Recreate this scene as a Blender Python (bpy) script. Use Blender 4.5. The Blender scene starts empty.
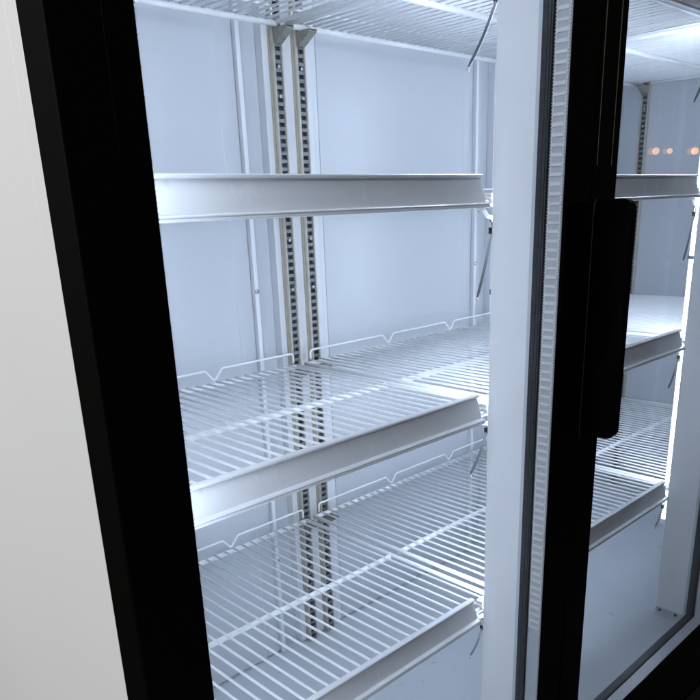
import bpy, bmesh, math, random
from mathutils import Vector, Matrix
random.seed(4)
sc = bpy.context.scene
COL = sc.collection

# ------------------------------------------------------------------ materials
def new_mat(name):
    m = bpy.data.materials.new(name); m.use_nodes = True
    nt = m.node_tree
    return m, nt, nt.nodes['Principled BSDF']

def mat(name, col, rough=.5, metal=0., spec=.5, noise=0., nscale=40., bump=0., bscale=300., coat=0., rvar=0.,
        stretch=(1, 1, 1), speck=0.):
    m, nt, b = new_mat(name)
    b.inputs['Base Color'].default_value = (*col, 1)
    b.inputs['Roughness'].default_value = rough
    b.inputs['Metallic'].default_value = metal
    b.inputs['Specular IOR Level'].default_value = spec
    b.inputs['Coat Weight'].default_value = coat
    tc = nt.nodes.new('ShaderNodeTexCoord')
    mp = nt.nodes.new('ShaderNodeMapping'); mp.inputs['Scale'].default_value = stretch
    nt.links.new(tc.outputs['Object'], mp.inputs['Vector'])
    if noise > 0 or rvar > 0:
        n = nt.nodes.new('ShaderNodeTexNoise'); n.inputs['Scale'].default_value = nscale
        n.inputs['Detail'].default_value = 6
        nt.links.new(mp.outputs[0], n.inputs['Vector'])
        if noise > 0:
            mr = nt.nodes.new('ShaderNodeMapRange')
            mr.inputs['From Min'].default_value = .25; mr.inputs['From Max'].default_value = .75
            mr.inputs['To Min'].default_value = 1 - noise; mr.inputs['To Max'].default_value = 1 + noise
            nt.links.new(n.outputs['Fac'], mr.inputs['Value'])
            mx = nt.nodes.new('ShaderNodeVectorMath'); mx.operation = 'SCALE'
            mx.inputs[0].default_value = col
            nt.links.new(mr.outputs[0], mx.inputs['Scale'])
            last = mx.outputs[0]
            if speck > 0:                       # small scattered marks of dirt
                v = nt.nodes.new('ShaderNodeTexNoise'); v.inputs['Scale'].default_value = 55; v.inputs['Detail'].default_value = 1
                nt.links.new(tc.outputs['Object'], v.inputs['Vector'])
                r2 = nt.nodes.new('ShaderNodeMapRange')
                r2.inputs['From Min'].default_value = .73; r2.inputs['From Max'].default_value = .78
                r2.inputs['To Min'].default_value = 1; r2.inputs['To Max'].default_value = 1 - speck
                nt.links.new(v.outputs['Fac'], r2.inputs['Value'])
                m2 = nt.nodes.new('ShaderNodeVectorMath'); m2.operation = 'SCALE'
                nt.links.new(last, m2.inputs[0]); nt.links.new(r2.outputs[0], m2.inputs['Scale'])
                last = m2.outputs[0]
            nt.links.new(last, b.inputs['Base Color'])
        if rvar > 0:
            mr = nt.nodes.new('ShaderNodeMapRange')
            mr.inputs['From Min'].default_value = .25; mr.inputs['From Max'].default_value = .75
            mr.inputs['To Min'].default_value = max(.02, rough - rvar); mr.inputs['To Max'].default_value = rough + rvar
            nt.links.new(n.outputs['Fac'], mr.inputs['Value'])
            nt.links.new(mr.outputs[0], b.inputs['Roughness'])
    if bump > 0:
        n2 = nt.nodes.new('ShaderNodeTexNoise'); n2.inputs['Scale'].default_value = bscale; n2.inputs['Detail'].default_value = 3
        nt.links.new(mp.outputs[0], n2.inputs['Vector'])
        bp = nt.nodes.new('ShaderNodeBump'); bp.inputs['Strength'].default_value = bump; bp.inputs['Distance'].default_value = .001
        nt.links.new(n2.outputs['Fac'], bp.inputs['Height'])
        nt.links.new(bp.outputs[0], b.inputs['Normal'])
    return m

def emit_mat(name, col, s):
    m, nt, b = new_mat(name)
    b.inputs['Base Color'].default_value = (.8, .8, .8, 1)
    b.inputs['Emission Color'].default_value = (*col, 1)
    b.inputs['Emission Strength'].default_value = s
    return m

def glass_mat(name, tint, f0, f90):
    m = bpy.data.materials.new(name); m.use_nodes = True
    nt = m.node_tree; nt.nodes.clear()
    out = nt.nodes.new('ShaderNodeOutputMaterial')
    tr = nt.nodes.new('ShaderNodeBsdfTransparent'); tr.inputs[0].default_value = (*tint, 1)
    gl = nt.nodes.new('ShaderNodeBsdfGlossy'); gl.inputs['Roughness'].default_value = .0
    lw = nt.nodes.new('ShaderNodeLayerWeight'); lw.inputs['Blend'].default_value = .5
    pw = nt.nodes.new('ShaderNodeMath'); pw.operation = 'POWER'; pw.inputs[1].default_value = 5
    fr = nt.nodes.new('ShaderNodeMath'); fr.operation = 'MULTIPLY_ADD'; fr.inputs[1].default_value = .96; fr.inputs[2].default_value = f0; fr.inputs[1].default_value = f90
    nt.links.new(lw.outputs['Facing'], pw.inputs[0]); nt.links.new(pw.outputs[0], fr.inputs[0])
    mx = nt.nodes.new('ShaderNodeMixShader')
    nt.links.new(fr.outputs[0], mx.inputs[0]); nt.links.new(tr.outputs[0], mx.inputs[1]); nt.links.new(gl.outputs[0], mx.inputs[2])
    nt.links.new(mx.outputs[0], out.inputs['Surface'])
    return m

M = dict(
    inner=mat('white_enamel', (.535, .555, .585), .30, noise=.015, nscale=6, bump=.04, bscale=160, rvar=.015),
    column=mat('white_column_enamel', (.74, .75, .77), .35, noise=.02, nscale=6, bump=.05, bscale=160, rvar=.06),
    post=mat('white_enamel_lit', (.86, .865, .875), .4, noise=.02, nscale=6, bump=.05, bscale=160, rvar=.06),  # same paint as the inner walls, lightened to read as more strongly lit
    floor_in=mat('white_floor_enamel', (.56, .59, .63), .38, noise=.04, nscale=9, bump=.05, bscale=140, rvar=.08, speck=.35),
    side=mat('grey_white_paint', (.735, .737, .737), .5, noise=.015, nscale=4, bump=.12, bscale=420),
    wire=mat('white_plastic_coating', (.93, .935, .94), .28, noise=.03, nscale=90, bump=.08, bscale=350),
    rail=mat('satin_plastic', (.90, .92, .95), .24, noise=.02, nscale=30, bump=.03, bscale=500, rvar=.05, speck=.12),
    black=mat('gloss_black', (.0022, .0022, .0022), .05, spec=.3),
    blackm=mat('satin_black', (.002, .002, .002), .35, spec=.10, bump=.06, bscale=500),
    blacke=mat('matt_black_edge', (.0016, .0015, .0013), .6, spec=.04, bump=.05, bscale=500),
    rubber=mat('dark_rubber', (.008, .009, .011), .35, bump=.05, bscale=200),
    spacer=mat('aluminium_spacer', (.62, .65, .69), .35, metal=.1, noise=.06, nscale=120, bump=.1, bscale=400),
    reflect_rib=mat('painted_reflection_rib', (.90, .90, .90), .4),
    steel=mat('galvanised_steel', (.50, .46, .385), .36, metal=.55, noise=.14, nscale=60, bump=.08, bscale=300),
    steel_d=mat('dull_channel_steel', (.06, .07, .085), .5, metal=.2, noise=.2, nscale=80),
    steel_m=mat('grey_slotted_steel', (.22, .225, .23), .42, metal=.4, noise=.25, nscale=150, bump=.1, bscale=300),
    clipst=mat('dark_zinc_steel', (.30, .285, .25), .4, metal=.6, noise=.15, nscale=120, bump=.1, bscale=400),
    chrome=mat('screw_steel', (.55, .55, .55), .25, metal=1.),
    trim=mat('painted_warm_glint', (.36, .29, .22), .4, metal=.2),  # warm glints painted in on the black stiles
    glint_d=mat('painted_dim_glint', (.022, .018, .015), .4),
    highlight=mat('painted_edge_highlight', (.045, .05, .065), .4),
    tie=mat('grey_nylon', (.13, .145, .16), .35, noise=.1, nscale=90),
    tietip=mat('pale_nylon', (.75, .75, .72), .4),
    conn=mat('cream_connector', (.80, .77, .70), .4),
    cable=mat('black_cable', (.015, .015, .017), .4),
    pgasket=mat('pale_gasket', (.55, .57, .6), .5),
    glass=glass_mat('door_glass', (.985, .99, .995), .035, .9),
    glass2=glass_mat('inner_glass', (.965, .97, .98), .010, .45),
    led=emit_mat('led_diffuser', (.68, .80, .97), 22.5),
    ledj=emit_mat('led_diffuser_jamb', (.74, .83, .96), 26.0),
    lamp=emit_mat('warm_globe', (1.0, .46, .11), 4.0),
    brass=mat('aged_brass', (.35, .24, .1), .35, metal=1.),
    floor=mat('dark_floor_tile', (.05, .048, .046), .3, noise=.2, nscale=3, bump=.05, bscale=40),
)

# ------------------------------------------------------------------ mesh helpers
def box(bm, x0, x1, y0, y1, z0, z1):
    v = [bm.verts.new((x, y, z)) for x in (x0, x1) for y in (y0, y1) for z in (z0, z1)]
    for f in ((0, 1, 3, 2), (4, 6, 7, 5), (0, 4, 5, 1), (2, 3, 7, 6), (0, 2, 6, 4), (1, 5, 7, 3)):
        bm.faces.new([v[i] for i in f])

def ring(bm, x0, x1, z0, z1, w, y0, y1, wb=None):
    """rectangular frame in the XZ plane, one closed mesh; w side border, wb bottom/top border"""
    wb = wb or w
    o = [(x0, z0), (x1, z0), (x1, z1), (x0, z1)]
    i = [(x0 + w, z0 + wb), (x1 - w, z0 + wb), (x1 - w, z1 - wb), (x0 + w, z1 - wb)]
    V = [[bm.verts.new((p[0], y, p[1])) for p in L] for L in (o, i) for y in (y0, y1)]
    of, ob, jf, jb = V
    for k in range(4):
        n = (k + 1) % 4
        bm.faces.new((of[k], of[n], jf[n], jf[k])); bm.faces.new((ob[n], ob[k], jb[k], jb[n]))
        bm.faces.new((of[n], of[k], ob[k], ob[n])); bm.faces.new((jf[k], jf[n], jb[n], jb[k]))

def tube(bm, pts, r, n=8):
    pts = [Vector(p) for p in pts]
    rings = []
    d0 = (pts[1] - pts[0]).normalized()
    up = Vector((0, 0, 1)) if abs(d0.z) < .9 else Vector((1, 0, 0))
    a = d0.cross(up).normalized()
    for i, p in enumerate(pts):
        if i == 0: d = d0
        elif i == len(pts) - 1: d = (pts[i] - pts[i - 1]).normalized()
        else: d = ((pts[i + 1] - p).normalized() + (p - pts[i - 1]).normalized()).normalized()
        a = (a - d * a.dot(d)).normalized(); b = d.cross(a)
        rings.append([bm.verts.new(p + (a * math.cos(t) + b * math.sin(t)) * r) for t in [2 * math.pi * k / n for k in range(n)]])
    for A, B in zip(rings, rings[1:]):
        for k in range(n):
            f = bm.faces.new((A[k], A[(k + 1) % n], B[(k + 1) % n], B[k])); f.smooth = True
    bm.faces.new(rings[0][::-1]); bm.faces.new(rings[-1])

def extrude_profile(bm, prof, x0, x1, skew=0.):
    """prof: closed list of (y,z), extruded along X; skew pushes the low end of the x1 cut outwards"""
    zt = max(p[1] for p in prof); zb = min(p[1] for p in prof)
    sk = lambda z: skew * (zt - z) / max(1e-6, zt - zb)
    A = [bm.verts.new((x0 - sk(z), y, z)) for y, z in prof]
    B = [bm.verts.new((x1 + sk(z), y, z)) for y, z in prof]
    n = len(prof)
    for k in range(n):
        bm.faces.new((A[k], A[(k + 1) % n], B[(k + 1) % n], B[k]))
    bm.faces.new(A[::-1]); bm.faces.new(B)

def lathe(bm, prof, c, n=24, axis='Z'):
    R = []
    for r, h in prof:
        row = []
        for k in range(n):
            t = 2 * math.pi * k / n
            if axis == 'Z': p = (c[0] + r * math.cos(t), c[1] + r * math.sin(t), c[2] + h)
            elif axis == 'Y': p = (c[0] + r * math.cos(t), c[1] - h, c[2] + r * math.sin(t))
            else: p = (c[0] - h, c[1] + r * math.cos(t), c[2] + r * math.sin(t))
            row.append(bm.verts.new(p))
        R.append(row)
    for A, B in zip(R, R[1:]):
        for k in range(n):
            f = bm.faces.new((A[k], A[(k + 1) % n], B[(k + 1) % n], B[k])); f.smooth = True
    bm.faces.new(R[0][::-1]); bm.faces.new(R[-1])

def build(name, bm, m, parent=None, bevel=0., loc=None):
    bmesh.ops.recalc_face_normals(bm, faces=bm.faces)
    me = bpy.data.meshes.new(name); bm.to_mesh(me); bm.free()
    me.materials.append(M[m] if isinstance(m, str) else m)
    o = bpy.data.objects.new(name, me); COL.objects.link(o)
    if parent: o.parent = parent
    if loc: o.location = loc
    if bevel > 0:
        b = o.modifiers.new('Bevel', 'BEVEL'); b.width = bevel; b.segments = 2; b.limit_method = 'ANGLE'; b.angle_limit = .6
        b.harden_normals = False
    return o

def thing(name, label, cat, loc=(0, 0, 0), group=None):
    o = bpy.data.objects.new(name, None); COL.objects.link(o); o.location = loc
    o.empty_display_size = .05
    o['label'] = label; o['category'] = cat
    if group: o['group'] = group
    return o

def copy_tree(o, parent=None):
    c = o.copy(); COL.objects.link(c)
    if parent: c.parent = parent
    for ch in list(o.children): copy_tree(ch, c)
    return c

NB = bmesh.new
# ------------------------------------------------------------------ measures (metres; X along the fridge, Y into it, Z up)
PITCH = .64
XL, XR = -.638, 1.278          # outer sides
IL, IR = -.610, 1.252          # inner sides
YF = -.110                     # front face of the doors
YC = -.0715                    # front edge of the cabinet
ZF, ZC = -.900, .66            # inside floor and ceiling
ZB, ZTOP = -1.06, .80          # outside
GROUND = -1.20
ZT, Z2, Z3, Z4 = .2818, 0., -.2759, -.5857
ZS = -.028                     # wires below the top of the price rail
HR, TL = .0392, .0109
YM, YB = .2313, .4599

# ------------------------------------------------------------------ ground
bm = NB(); box(bm, -4, 6, -5, 3, GROUND - .05, GROUND)
fl = build('floor', bm, 'floor'); fl['kind'] = 'structure'

# ------------------------------------------------------------------ the fridge
fridge = thing('display_fridge', 'white cabinet fridge with black glass doors and cold white lit interior', 'fridge', (0, 0, GROUND))
def part(name, bm, m, parent=fridge, bevel=0.):
    o = build(name, bm, m, parent, bevel)
    if parent is fridge: o.location = (0, 0, -GROUND)
    return o

# side panels (painted outside), floor, ceiling, back
bm = NB(); box(bm, XL + .0008, IL - .001, YC + .0185, .56, ZB, ZTOP); box(bm, XL, IL - .001, YC, YC + .0180, ZB, ZTOP); part('side_panel', bm, 'side', bevel=.001)
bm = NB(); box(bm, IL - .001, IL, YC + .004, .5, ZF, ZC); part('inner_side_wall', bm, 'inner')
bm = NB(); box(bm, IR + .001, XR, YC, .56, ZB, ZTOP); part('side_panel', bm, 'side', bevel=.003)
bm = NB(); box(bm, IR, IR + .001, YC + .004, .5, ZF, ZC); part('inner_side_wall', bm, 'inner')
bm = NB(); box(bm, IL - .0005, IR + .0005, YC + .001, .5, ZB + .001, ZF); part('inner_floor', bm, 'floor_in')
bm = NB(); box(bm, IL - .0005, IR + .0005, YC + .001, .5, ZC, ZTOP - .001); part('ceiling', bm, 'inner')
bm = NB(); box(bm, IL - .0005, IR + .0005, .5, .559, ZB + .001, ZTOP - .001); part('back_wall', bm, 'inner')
bm = NB(); box(bm, XL + .004, XR - .004, YC + .02, .54, GROUND + .03, ZB)
for k in range(40):
    x = XL + .06 + k * .046
    box(bm, x, x + .03, YC + .014, YC + .021, GROUND + .06, ZB - .03)
part('base_grille', bm, 'blackm')

def screw_bm(c, axis='Y', r=.0042):
    b = NB(); lathe(b, [(r, 0), (r, .0012), (r * .8, .0024), (r * .35, .0028)], c, 14, axis); return b

# raised back panels with a screwed flange on their right edge
for k in range(3):
    S = -.0605 + k * .6255
    x0 = IL + .01 if k == 0 else S - .6255 + .166
    b = NB()
    extrude_pts = [(x0, .5), (x0, .486), (S - .044, .486), (S - .040, .489), (S - .006, .489), (S - .006, .483), (S, .483), (S, .5)]
    A = [b.verts.new((x, y, ZF + .004)) for x, y in extrude_pts]; B = [b.verts.new((x, y, ZC - .003)) for x, y in extrude_pts]
    n = len(A)
    for i in range(n): b.faces.new((A[i], A[(i + 1) % n], B[(i + 1) % n], B[i]))
    b.faces.new(A); b.faces.new(B[::-1])
    bp_ = part('back_panel', b, 'inner', bevel=.0012)
    b = NB(); box(b, S - .0075, S + .0008, .4795, .4888, ZF + .003, ZC - .003); build('edge_strip', b, 'column', bp_, .001)
    for z in (.34, -.167, -.689):
        build('screw', screw_bm((S - .0035, .4795, z)), 'chrome', bp_)

# shelf standards: C channels with a ladder of slots
def standard(x, y, rotz=0, z0=ZF + .002, z1=ZC - .02, zs=(-.085, -.17, .19, .145, -.52)):
    w, d, pitch, slot = .0212, .011, .0127, .0070
    b = NB()                                                    # two folded rims, faces -Y, origin at the left edge on the wall
    box(b, 0, .0022, -d + .0006, -.0056, z0, z1); box(b, -.0007, .0022, -.0048, 0, z0, z1)
    box(b, .0006, .0040, -d - .0012, -d + .0005, z0, z1)
    box(b, w - .0026, w, -d - .0012, 0, z0, z1)
    o = build('shelf_standard', b, 'steel', fridge, .0004)
    o.location = (x, y, -GROUND); o.rotation_euler.z = rotz
    b = NB(); z = z0
    box(b, .0041, .0060, -d + .0002, -d + .0016, z0, z1); box(b, w - .0044, w - .0027, -d + .0002, -d + .0016, z0, z1)
    while z < z1 - pitch:
        box(b, .0060, w - .0044, -d + .0003, -d + .0016, z, z + pitch - slot)
        z += pitch
    build('slotted_face', b, 'steel_m', o)
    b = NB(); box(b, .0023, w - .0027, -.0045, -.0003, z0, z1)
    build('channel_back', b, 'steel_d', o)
    for z in zs:
        build('screw', screw_bm((.0113, -d - .0002, z), 'Y', .0033), 'chrome', o)
    return o
for k in range(2):
    X0 = k * .6255 if k == 0 else .64
    b = NB()                                                    # the column between two back panels
    pr = [(X0 - .0145, .5), (X0 - .0145, .482), (X0 + .088, .482), (X0 + .101, .4875), (X0 + .1055, .4875), (X0 + .1055, .5)]
    A = [b.verts.new((x, y, ZF + .002)) for x, y in pr]; B = [b.verts.new((x, y, ZC - .002)) for x, y in pr]
    n = len(A)
    for i in range(n): b.faces.new((A[i], A[(i + 1) % n], B[(i + 1) % n], B[i]))
    b.faces.new(A); b.faces.new(B[::-1])
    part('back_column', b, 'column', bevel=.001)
    standard(X0 - .002, .482); standard(X0 + .047, .482)
# standards on the two side walls
standard(IR, .443, -math.pi / 2)
standard(IL, .417, math.pi / 2)

# posts between the doors with their LED bars
def cable_tie_bm(p0, p1, w=.0036, t=.001):
    b = NB()
    p0 = Vector(p0); p1 = Vector(p1); d = (p1 - p0)
    side = Vector((.62, -.78, 0)); side = (side - d.normalized() * side.dot(d.normalized())).normalized()
    nrm = d.normalized().cross(side)
    prev = None
    N = 8
    for i in range(N + 1):
        s = i / N
        c = p0 + d * s + Vector((0, 0, -.006 * math.sin(math.pi * s))) + nrm * .002 * math.sin(3 * s)
        ww = w if s < .93 else w * .55
        q = [b.verts.new(c + side * a * ww * .5 + nrm * e * t * .5) for a, e in ((-1, -1), (1, -1), (1, 1), (-1, 1))]
        if prev:
            for k in range(4): b.faces.new((prev[k], prev[(k + 1) % 4], q[(k + 1) % 4], q[k]))
        else: b.faces.new(q[::-1])
        prev = q
    b.faces.new(prev)
    return b

def led_bar(parent, x0, x1, y0, y1, m='led', z0=-.70, z1=.60, zclips=(-.148,)):
    b = NB(); box(b, x0, x1, y0, y1, z0, z1)
    o = build('led_strip', b, m, parent, .002)
    for z in zclips:
        c = NB(); box(c, x0 - .002, x1 + .002, y0 + .0005, y1 + .002, z - .0035, z + .0035); build('clip', c, 'tie', o)
    for z in (z0, z1):
        c = NB(); box(c, x0 - .001, x1 + .001, y0 - .0002, y1 + .001, z - .006, z + .006); build('end_cap', c, 'conn', o)
    return o

for k in range(2):
    X0 = k * PITCH
    b = NB(); box(b, X0 - .045, X0 + .045, -.062, .0005, ZF, ZC)
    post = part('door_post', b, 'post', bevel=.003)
    b = NB(); box(b, X0 - .0475, X0 - .0452, -.058, -.002, ZF + .0005, ZF + .014); box(b, X0 - .058, X0 - .0452, -.058, -.002, ZF + .0006, ZF + .002)
    ft = build('foot_bracket', b, 'inner', post, .0006)
    for y in (-.012, -.046):
        build('screw', screw_bm((X0 - .0475, y, ZF + .009), 'X', .003), 'cable', post)
    led = led_bar(fridge, X0 - .013, X0 + .013, .0035, .0208)
    led.location = (0, 0, -GROUND)
    for (za, xb, zb) in ((.196, -.0784, .1174), (-.068, -.0531, -.1516), (-.340, -.0622, -.3973), (-.662, -.055, -.6992)):
        t = build('cable_tie', cable_tie_bm((X0 - .0235, .015, za), (X0 + xb, .015, zb)), 'tie', led)
        b = NB(); lathe(b, [(.0016, 0), (.002, .0025), (.0012, .005)], (X0 + xb, .015, zb - .004), 8); build('tie_tip', b, 'tietip', led)
        b = NB(); box(b, X0 - .026, X0 - .020, .012, .0185, za - .004, za + .004); build('tie_head', b, 'cable', led)
    for z in (ZT, Z2, Z3, Z4):
        b = NB(); box(b, X0 - .040, X0 - .022, .006, .017, z - .030, z - .022); box(b, X0 - .036, X0 - .022, .007, .016, z - .038, z - .0302)
        build('connector', b, 'conn', led, .0008)
        b = NB(); tube(b, [(X0 - .058, .012, z - .043), (X0 - .047, .012, z - .042), (X0 - .037, .013, z - .049), (X0 - .026, .013, z - .058), (X0 - .021, .014, z - .075)], .0012, 6)
        build('cable', b, 'cable', led)
        b = NB(); tube(b, [(X0 - .060, .010, z - .041), (X0 - .05, .0105, z - .0405), (X0 - .040, .011, z - .050), (X0 - .028, .012, z - .052)], .0028, 6)
        build('connector', b, 'conn', led)
# LED bars on the two side jambs, shining along the fronts of the shelves
o = led_bar(fridge, IL + .002, IL + .014, -.0695, -.048, 'ledj', z0=-.89); o.location = (0, 0, -GROUND)
o = led_bar(fridge, IR - .016, IR - .004, .004, .020); o.location = (0, 0, -GROUND)

# doors
BW = .058                       # black border
ZD0, ZD1 = -1.03, .74
BB = -.872 - ZD0                # bottom border so that its inner edge is at z = -.872
def make_door(X0):
    x0, x1 = X0 + .002, X0 + PITCH - .002
    b = NB(); ring(b, x0, x1, ZD0, ZD1, BW, YF, YF + .0014, BB)
    d = part('door', b, 'black', bevel=.0004)
    i0, i1, j0, j1 = x0 + BW, x1 - BW, ZD0 + BB, ZD1 - BB
    b = NB(); box(b, i0 - .001, i1 + .001, YF + .0003, YF + .0011, j0 - .001, j1 + .001); build('front_pane', b, 'glass', d)
    b = NB(); box(b, i0 - .001, i1 + .001, YF + .0215, YF + .0245, j0 - .001, j1 + .001); build('inner_pane', b, 'glass2', d)
    # aluminium spacer between the panes; its pale ribs stand in for a banded reflection
    b = NB(); ring(b, i0 - .006, i1 + .006, j0 - .006, j1 + .006, .006, YF + .0016, YF + .0212)
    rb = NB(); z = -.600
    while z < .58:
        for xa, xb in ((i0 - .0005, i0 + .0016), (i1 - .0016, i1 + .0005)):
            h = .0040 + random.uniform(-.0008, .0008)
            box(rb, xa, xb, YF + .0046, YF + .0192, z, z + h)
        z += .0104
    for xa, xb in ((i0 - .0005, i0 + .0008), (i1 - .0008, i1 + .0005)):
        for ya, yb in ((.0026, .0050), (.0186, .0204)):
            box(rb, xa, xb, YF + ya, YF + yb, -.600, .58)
    build('spacer_reflection_rib', rb, 'reflect_rib', d, .0014)
    z = -.860
    while z < .6:                                                # perforations along both edges
        for xa, xb in ((i0 - .0003, i0 + .0018), (i1 - .0018, i1 + .0003)):
            for y in (YF + .0022, YF + .0200):
                box(b, xa, xb, y, y + .0011, z, z + .0014)
        z += .0036
    build('spacer', b, 'spacer', d)
    b = NB(); ring(b, x0, x1, ZD0, ZD1, BW - .007, YF + .0016, YF + .0212, BB - .008)
    for q, (ya, yb, ins) in enumerate(((.0247, .0268, .0), (.0268, .0276, .0012), (.0276, .0312, .0004), (.0312, .0318, .0018), (.0318, .0352, .001), (.0352, .0390, .0022))):
        ring(b, x0 + .0002 * q, x1 - .0002 * q, ZD0, ZD1, BW - ins, YF + ya + .00005, YF + yb - .00005, BB - ins)
    build('inner_frame', b, 'rubber', d, .0008)
    b = NB(); ring(b, x0 + .012, x1 - .012, ZD0 + .012, ZD1 - .012, BW - .0160, YF + .0405, YF + .0455, BB - .0160)
    build('gasket', b, 'pgasket', d)
    # outer edge of the door, glossy black
    b = NB(); ring(b, x0 - .0007, x1 + .0007, ZD0 - .0007, ZD1 + .0007, .0105, YF + .0006, YC - .001); build('door_edge', b, 'blacke', d, .0012)
    # thin tapered strips painting in fading glints on the black stiles
    b = NB()
    for dx in ((.0352,) if X0 < -.3 else (.0075, .0425)):
        P = [(0, .004), (.0003, .10), (.0010, .24), (.0010, ZD1 - .01), (0, ZD1 - .01)]
        A = [b.verts.new((x0 + dx + px, YF - .0006, pz)) for px, pz in P]; B = [b.verts.new((x0 + dx + px, YF + .0003, pz)) for px, pz in P]
        for q in range(5): b.faces.new((A[q], A[(q + 1) % 5], B[(q + 1) % 5], B[q]))
        b.faces.new(A); b.faces.new(B[::-1])
    build('glint_line', b, 'glint_d' if X0 < -.3 else 'trim', d)
    return d, x0
def make_handle(d, x0):
    # blade standing out from the stile, rounded at its outer corners, on a thicker flange
    zt, zb = -.034, -.333
    def plate(b, xa, xb, ya, yb, z0, z1, r):
        pts = [(ya, z1), (ya, z0)]
        for k in range(7):
            t = math.pi / 2 * k / 6; pts.append((yb + r - r * math.sin(t), z0 + r - r * math.cos(t)))
        for k in range(7):
            t = math.pi / 2 * k / 6; pts.append((yb + r - r * math.cos(t), z1 - r + r * math.sin(t)))
        A = [b.verts.new((xa, y, z)) for y, z in pts]; B = [b.verts.new((xb, y, z)) for y, z in pts]
        n = len(A)
        for i in range(n): b.faces.new((A[i], A[(i + 1) % n], B[(i + 1) % n], B[i]))
        b.faces.new(A); b.faces.new(B[::-1])
    b = NB()
    plate(b, x0 + .018, x0 + .030, YF - .0002, YF - .044, zb, zt, .014)
    h = build('handle', b, 'blackm', d, .0015)
    b = NB()
    plate(b, x0 + .0012, x0 + .0178, YF - .0002, YF - .0026, zb - .012, zt + .001, .0016)
    fl_ = build('handle_flange', b, 'black', d, .0008)
    b = NB(); tube(b, [(x0 + .0034, YF - .0027, zb - .004), (x0 + .0022, YF - .0027, zb + .003), (x0 + .0022, YF - .0027, zt - .014), (x0 + .0034, YF - .0027, zt - .004), (x0 + .0075, YF - .0028, zt + .0005)], .0005, 6)
    build('edge_highlight', b, 'highlight', d)  # paler line paints in the highlight along the flange edge
for k in range(3):
    d, x0 = make_door(-PITCH + k * PITCH)
    if k == 1: make_handle(d, x0)

# ------------------------------------------------------------------ wire shelves
WSH = .605
def make_shelf():
    root = thing('wire_shelf', '', 'shelf', (0, 0, 0), 'white wire shelves inside the fridge')
    # origin: left end of the wires, Y of the rail front, Z of the rail top
    b = NB()
    n = 32
    for k in range(1, n - 1):
        x = WSH * k / (n - 1) + random.uniform(-.0006, .0006)
        tube(b, [(x, .004, ZS - .006), (x, .0055, ZS - .002), (x, .009, ZS), (x, .25, ZS + random.uniform(-.0006, .0006)), (x, YB + .001, ZS)], .00195, 8)
    build('wires', b, 'wire', root)
    b = NB()
    for x in (.0, WSH): tube(b, [(x, .004, ZS - .003), (x, YB, ZS - .003)], .0036, 8)
    tube(b, [(-.002, YM, ZS - .0055), (WSH + .002, YM, ZS - .0055)], .0046, 10)
    tube(b, [(-.002, YB, ZS - .0046), (WSH + .002, YB, ZS - .0046)], .0045, 10)
    tube(b, [(-.002, .0085, ZS - .0055), (WSH + .002, .0085, ZS - .0055)], .0034, 10)
    tube(b, [(-.002, .0075, ZS - .0075), (WSH + .002, .0075, ZS - .0075)], .0025, 8)
    build('shelf_frame', b, 'wire', root)
    # guard at the back: bent wire with two V notches
    b = NB()
    zt, zl = ZS + .0206, ZS + .0035
    P = [(.013, zl), (.013, zt - .005), (.015, zt - .001), (.019, zt)]
    for c in (.2255, .4265):
        P += [(c - .019, zt), (c - .0155, zt - .0012), (c - .003, zl + .001), (c, zl), (c + .003, zl + .001), (c + .0155, zt - .0012), (c + .019, zt)]
    P += [(WSH - .012, zt), (WSH - .008, zt - .001), (WSH - .006, zt - .005), (WSH - .006, zl)]
    tube(b, [(x, YB + .002, z) for x, z in P], .0019, 8)
    build('back_guard', b, 'wire', root)
    # price rail: tilted strip with a rolled lip along the top and a channel along the bottom
    t = TL
    prof = [(.0035, 0), (-.0035, .0), (-.0048, -.0012), (-.0048, -.0028), (-.0035, -.0040), (.0000, -.0044),
            (-.0030, -.016), (-t + .0042, -HR + .0065), (-t - .0010, -HR + .0058), (-t - .0022, -HR + .0048), (-t - .0022, -HR + .0040),
            (-t - .0012, -HR + .0032), (-t - .0024, -HR + .0022), (-t - .0024, -HR + .0006), (-t, -HR), (-t + .006, -HR), (-t + .0066, -HR + .004), (.0035, -.004)]
    b = NB(); extrude_profile(b, prof, .037, .5355, .004)
    r = build('price_rail', b, 'rail', root)
    return root
proto = make_shelf()
cols = [(-.606, 'behind the left glass door', .03), (.022, 'beyond the white door post', .03), (.6425, 'furthest away against the side wall', .0)]
rows = [(ZT, 'topmost white wire shelf', 'seen from below'), (Z2, 'white wire shelf level with the camera', 'edge on'),
        (Z3, 'white wire shelf second from the bottom', ''), (Z4, 'lowest white wire shelf', '')]
first = True
for ci, (x, where, _) in enumerate(cols):
    for z, what, how in rows:
        o = proto if first else copy_tree(proto)
        first = False
        o.location = (x, 0, z)
        if ci == 1: [setattr(c.location, 'x', .012) for c in o.children if c.name.startswith('price_rail')]
        o['label'] = '%s, %s' % (what, where)
        o['group'] = 'white wire shelves inside the fridge'

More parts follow.
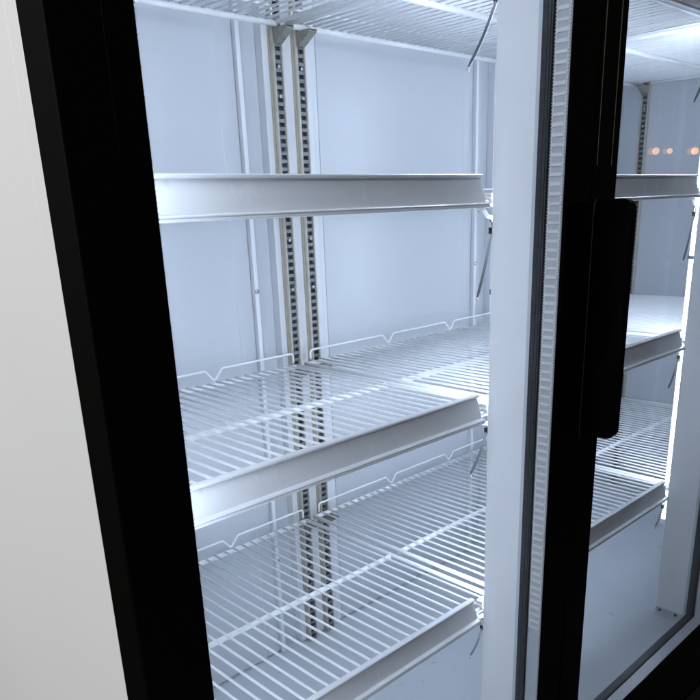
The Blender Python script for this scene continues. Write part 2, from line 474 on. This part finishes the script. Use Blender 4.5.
# ------------------------------------------------------------------ shelf clips hooked into the standards
def make_clip():
    root = thing('shelf_clip', '', 'clip', (0, 0, 0), 'metal shelf clips hooked into the standards')
    b = NB()
    # origin on the face of the standard, under the shelf; X across, -Y forward
    w = .0082
    box(b, -w, w, -.0022, -.0002, -.022, .003)
    box(b, -w + .0017, w - .0017, -.0339, -.0025, -.0012, -.0001)
    A = [(-.0024, .0), (-.034, .0), (-.034, -.004), (-.0024, -.022)]
    for xa, xb in ((-w, -w + .0016), (w - .0016, w)):
        P = [b.verts.new((xa, y, z)) for y, z in A]; Q = [b.verts.new((xb, y, z)) for y, z in A]
        for i in range(4): b.faces.new((P[i], P[(i + 1) % 4], Q[(i + 1) % 4], Q[i]))
        b.faces.new(P); b.faces.new(Q[::-1])
    L = [(-.0026, -.0222), (-.0342, -.0042), (-.0342, -.0024), (-.0026, -.0204)]
    P = [b.verts.new((-w + .0002, y, z)) for y, z in L]; Q = [b.verts.new((w - .0002, y, z)) for y, z in L]
    for i in range(4): b.faces.new((P[i], P[(i + 1) % 4], Q[(i + 1) % 4], Q[i]))
    b.faces.new(P); b.faces.new(Q[::-1])
    build('bracket', b, 'clipst', root, .0005)
    b = NB(); tube(b, [(0, -.003, .002), (0, -.006, .009), (0, -.004, .012)], .002, 6)
    build('hook', b, 'clipst', root)
    return root
cproto = make_clip(); first = True
spots = []
for z, zn in ((ZT, 'topmost'), (Z3, 'second lowest'), (Z4, 'lowest')):
    spots.append((.0088, .4697, z, 0, 'grey steel shelf clip on left one of the paired standards, under the %s shelf' % zn))
    spots.append((.0578, .4697, z, 0, 'grey steel shelf clip on right one of the paired standards, under the %s shelf' % zn))
    spots.append((IR - .0124, .432, z, -math.pi / 2, 'grey steel shelf clip on the far side wall standard, under the %s shelf' % zn))
for x, y, z, rz, lab in spots:
    o = cproto if first else copy_tree(cproto)
    first = False
    o.location = (x, y, z + ZS - .009); o.rotation_euler.z = rz; o['label'] = lab

# ------------------------------------------------------------------ warm globe lamps of the room, seen mirrored in the right-hand glass
for (x, y, z, r, lab) in ((6.414, -3.0, .3524, .033, 'warm glowing globe lamp mirrored in the right glass, leftmost of three'),
                          (6.7156, -3.0, .3589, .026, 'smaller dimmer warm globe lamp mirrored between the other two'),
                          (7.30, -3.0, .3703, .035, 'warm glowing globe lamp mirrored at the far right edge of the glass')):
    g = thing('globe_lamp', lab, 'lamp', (x, y, z), 'warm globe lamps mirrored in the glass')
    b = NB(); lathe(b, [(.15 * r, -r * .99)] + [(r * math.sin(t), -r * math.cos(t)) for t in [math.pi * k / 12 for k in range(1, 11)]] + [(.4 * r, r * .92)], (0, 0, 0), 20)
    build('globe', b, 'lamp', g)
    b = NB(); lathe(b, [(.42 * r, r * .93), (.42 * r, r * 1.6), (.2 * r, r * 1.8)], (0, 0, 0), 16); tube(b, [(0, 0, r * 1.8), (0, 0, 1.0)], .004, 8)
    build('lamp_holder', b, 'brass', g)

# ------------------------------------------------------------------ light
def area(name, loc, target, size, power, col):
    l = bpy.data.lights.new(name, 'AREA'); l.size = size; l.energy = power; l.color = col
    o = bpy.data.objects.new(name, l); COL.objects.link(o); o.location = loc
    o.rotation_euler = (Vector(target) - Vector(loc)).to_track_quat('-Z', 'Y').to_euler()
area('side_fill', (-2.9, .9, .9), (-.64, .1, -.2), 1.6, 62, (.995, 1., 1.))  # added unseen fill that brightens the outer side panel
area('front_fill', (-1.5, -1.5, 1.3), (-.1, 0, -.2), .8, 12, (.99, 1., 1.))  # added unseen fill, placed to favour the rails behind the left door
w = bpy.data.worlds.new('World'); sc.world = w; w.use_nodes = True
w.node_tree.nodes['Background'].inputs[0].default_value = (.012, .011, .010, 1)
w.node_tree.nodes['Background'].inputs[1].default_value = 1

# ------------------------------------------------------------------ camera
cam = bpy.data.cameras.new('Camera'); co = bpy.data.objects.new('Camera', cam); COL.objects.link(co)
f, cx, cy = 735.4383, 356.3367, 455.5293
pit, yaw, rol = .3280, .7633, -.0371
C = Vector((-.8510, -.5785, -.0304))
fw = Vector((math.sin(yaw) * math.cos(pit), math.cos(yaw) * math.cos(pit), -math.sin(pit)))
r = fw.cross(Vector((0, 0, 1))).normalized(); u = r.cross(fw)
c_, s_ = math.cos(rol), math.sin(rol)
r2 = c_ * r + s_ * u; u2 = -s_ * r + c_ * u
mw = Matrix(((r2.x, u2.x, -fw.x, C.x), (r2.y, u2.y, -fw.y, C.y), (r2.z, u2.z, -fw.z, C.z), (0, 0, 0, 1)))
co.matrix_world = mw
cam.sensor_width = 36; cam.lens = f / 700 * 36
cam.shift_x = -(cx - 350) / 700; cam.shift_y = (cy - 350) / 700
cam.clip_start = .01; cam.clip_end = 100
sc.camera = co
sc.view_settings.view_transform = 'Standard'; sc.view_settings.look = 'None'
sc.view_settings.exposure = .13; sc.view_settings.gamma = 1
sc.cycles.max_bounces = 12; sc.cycles.diffuse_bounces = 6; sc.cycles.glossy_bounces = 6; sc.cycles.transparent_max_bounces = 24
sc.cycles.sample_clamp_indirect = 6
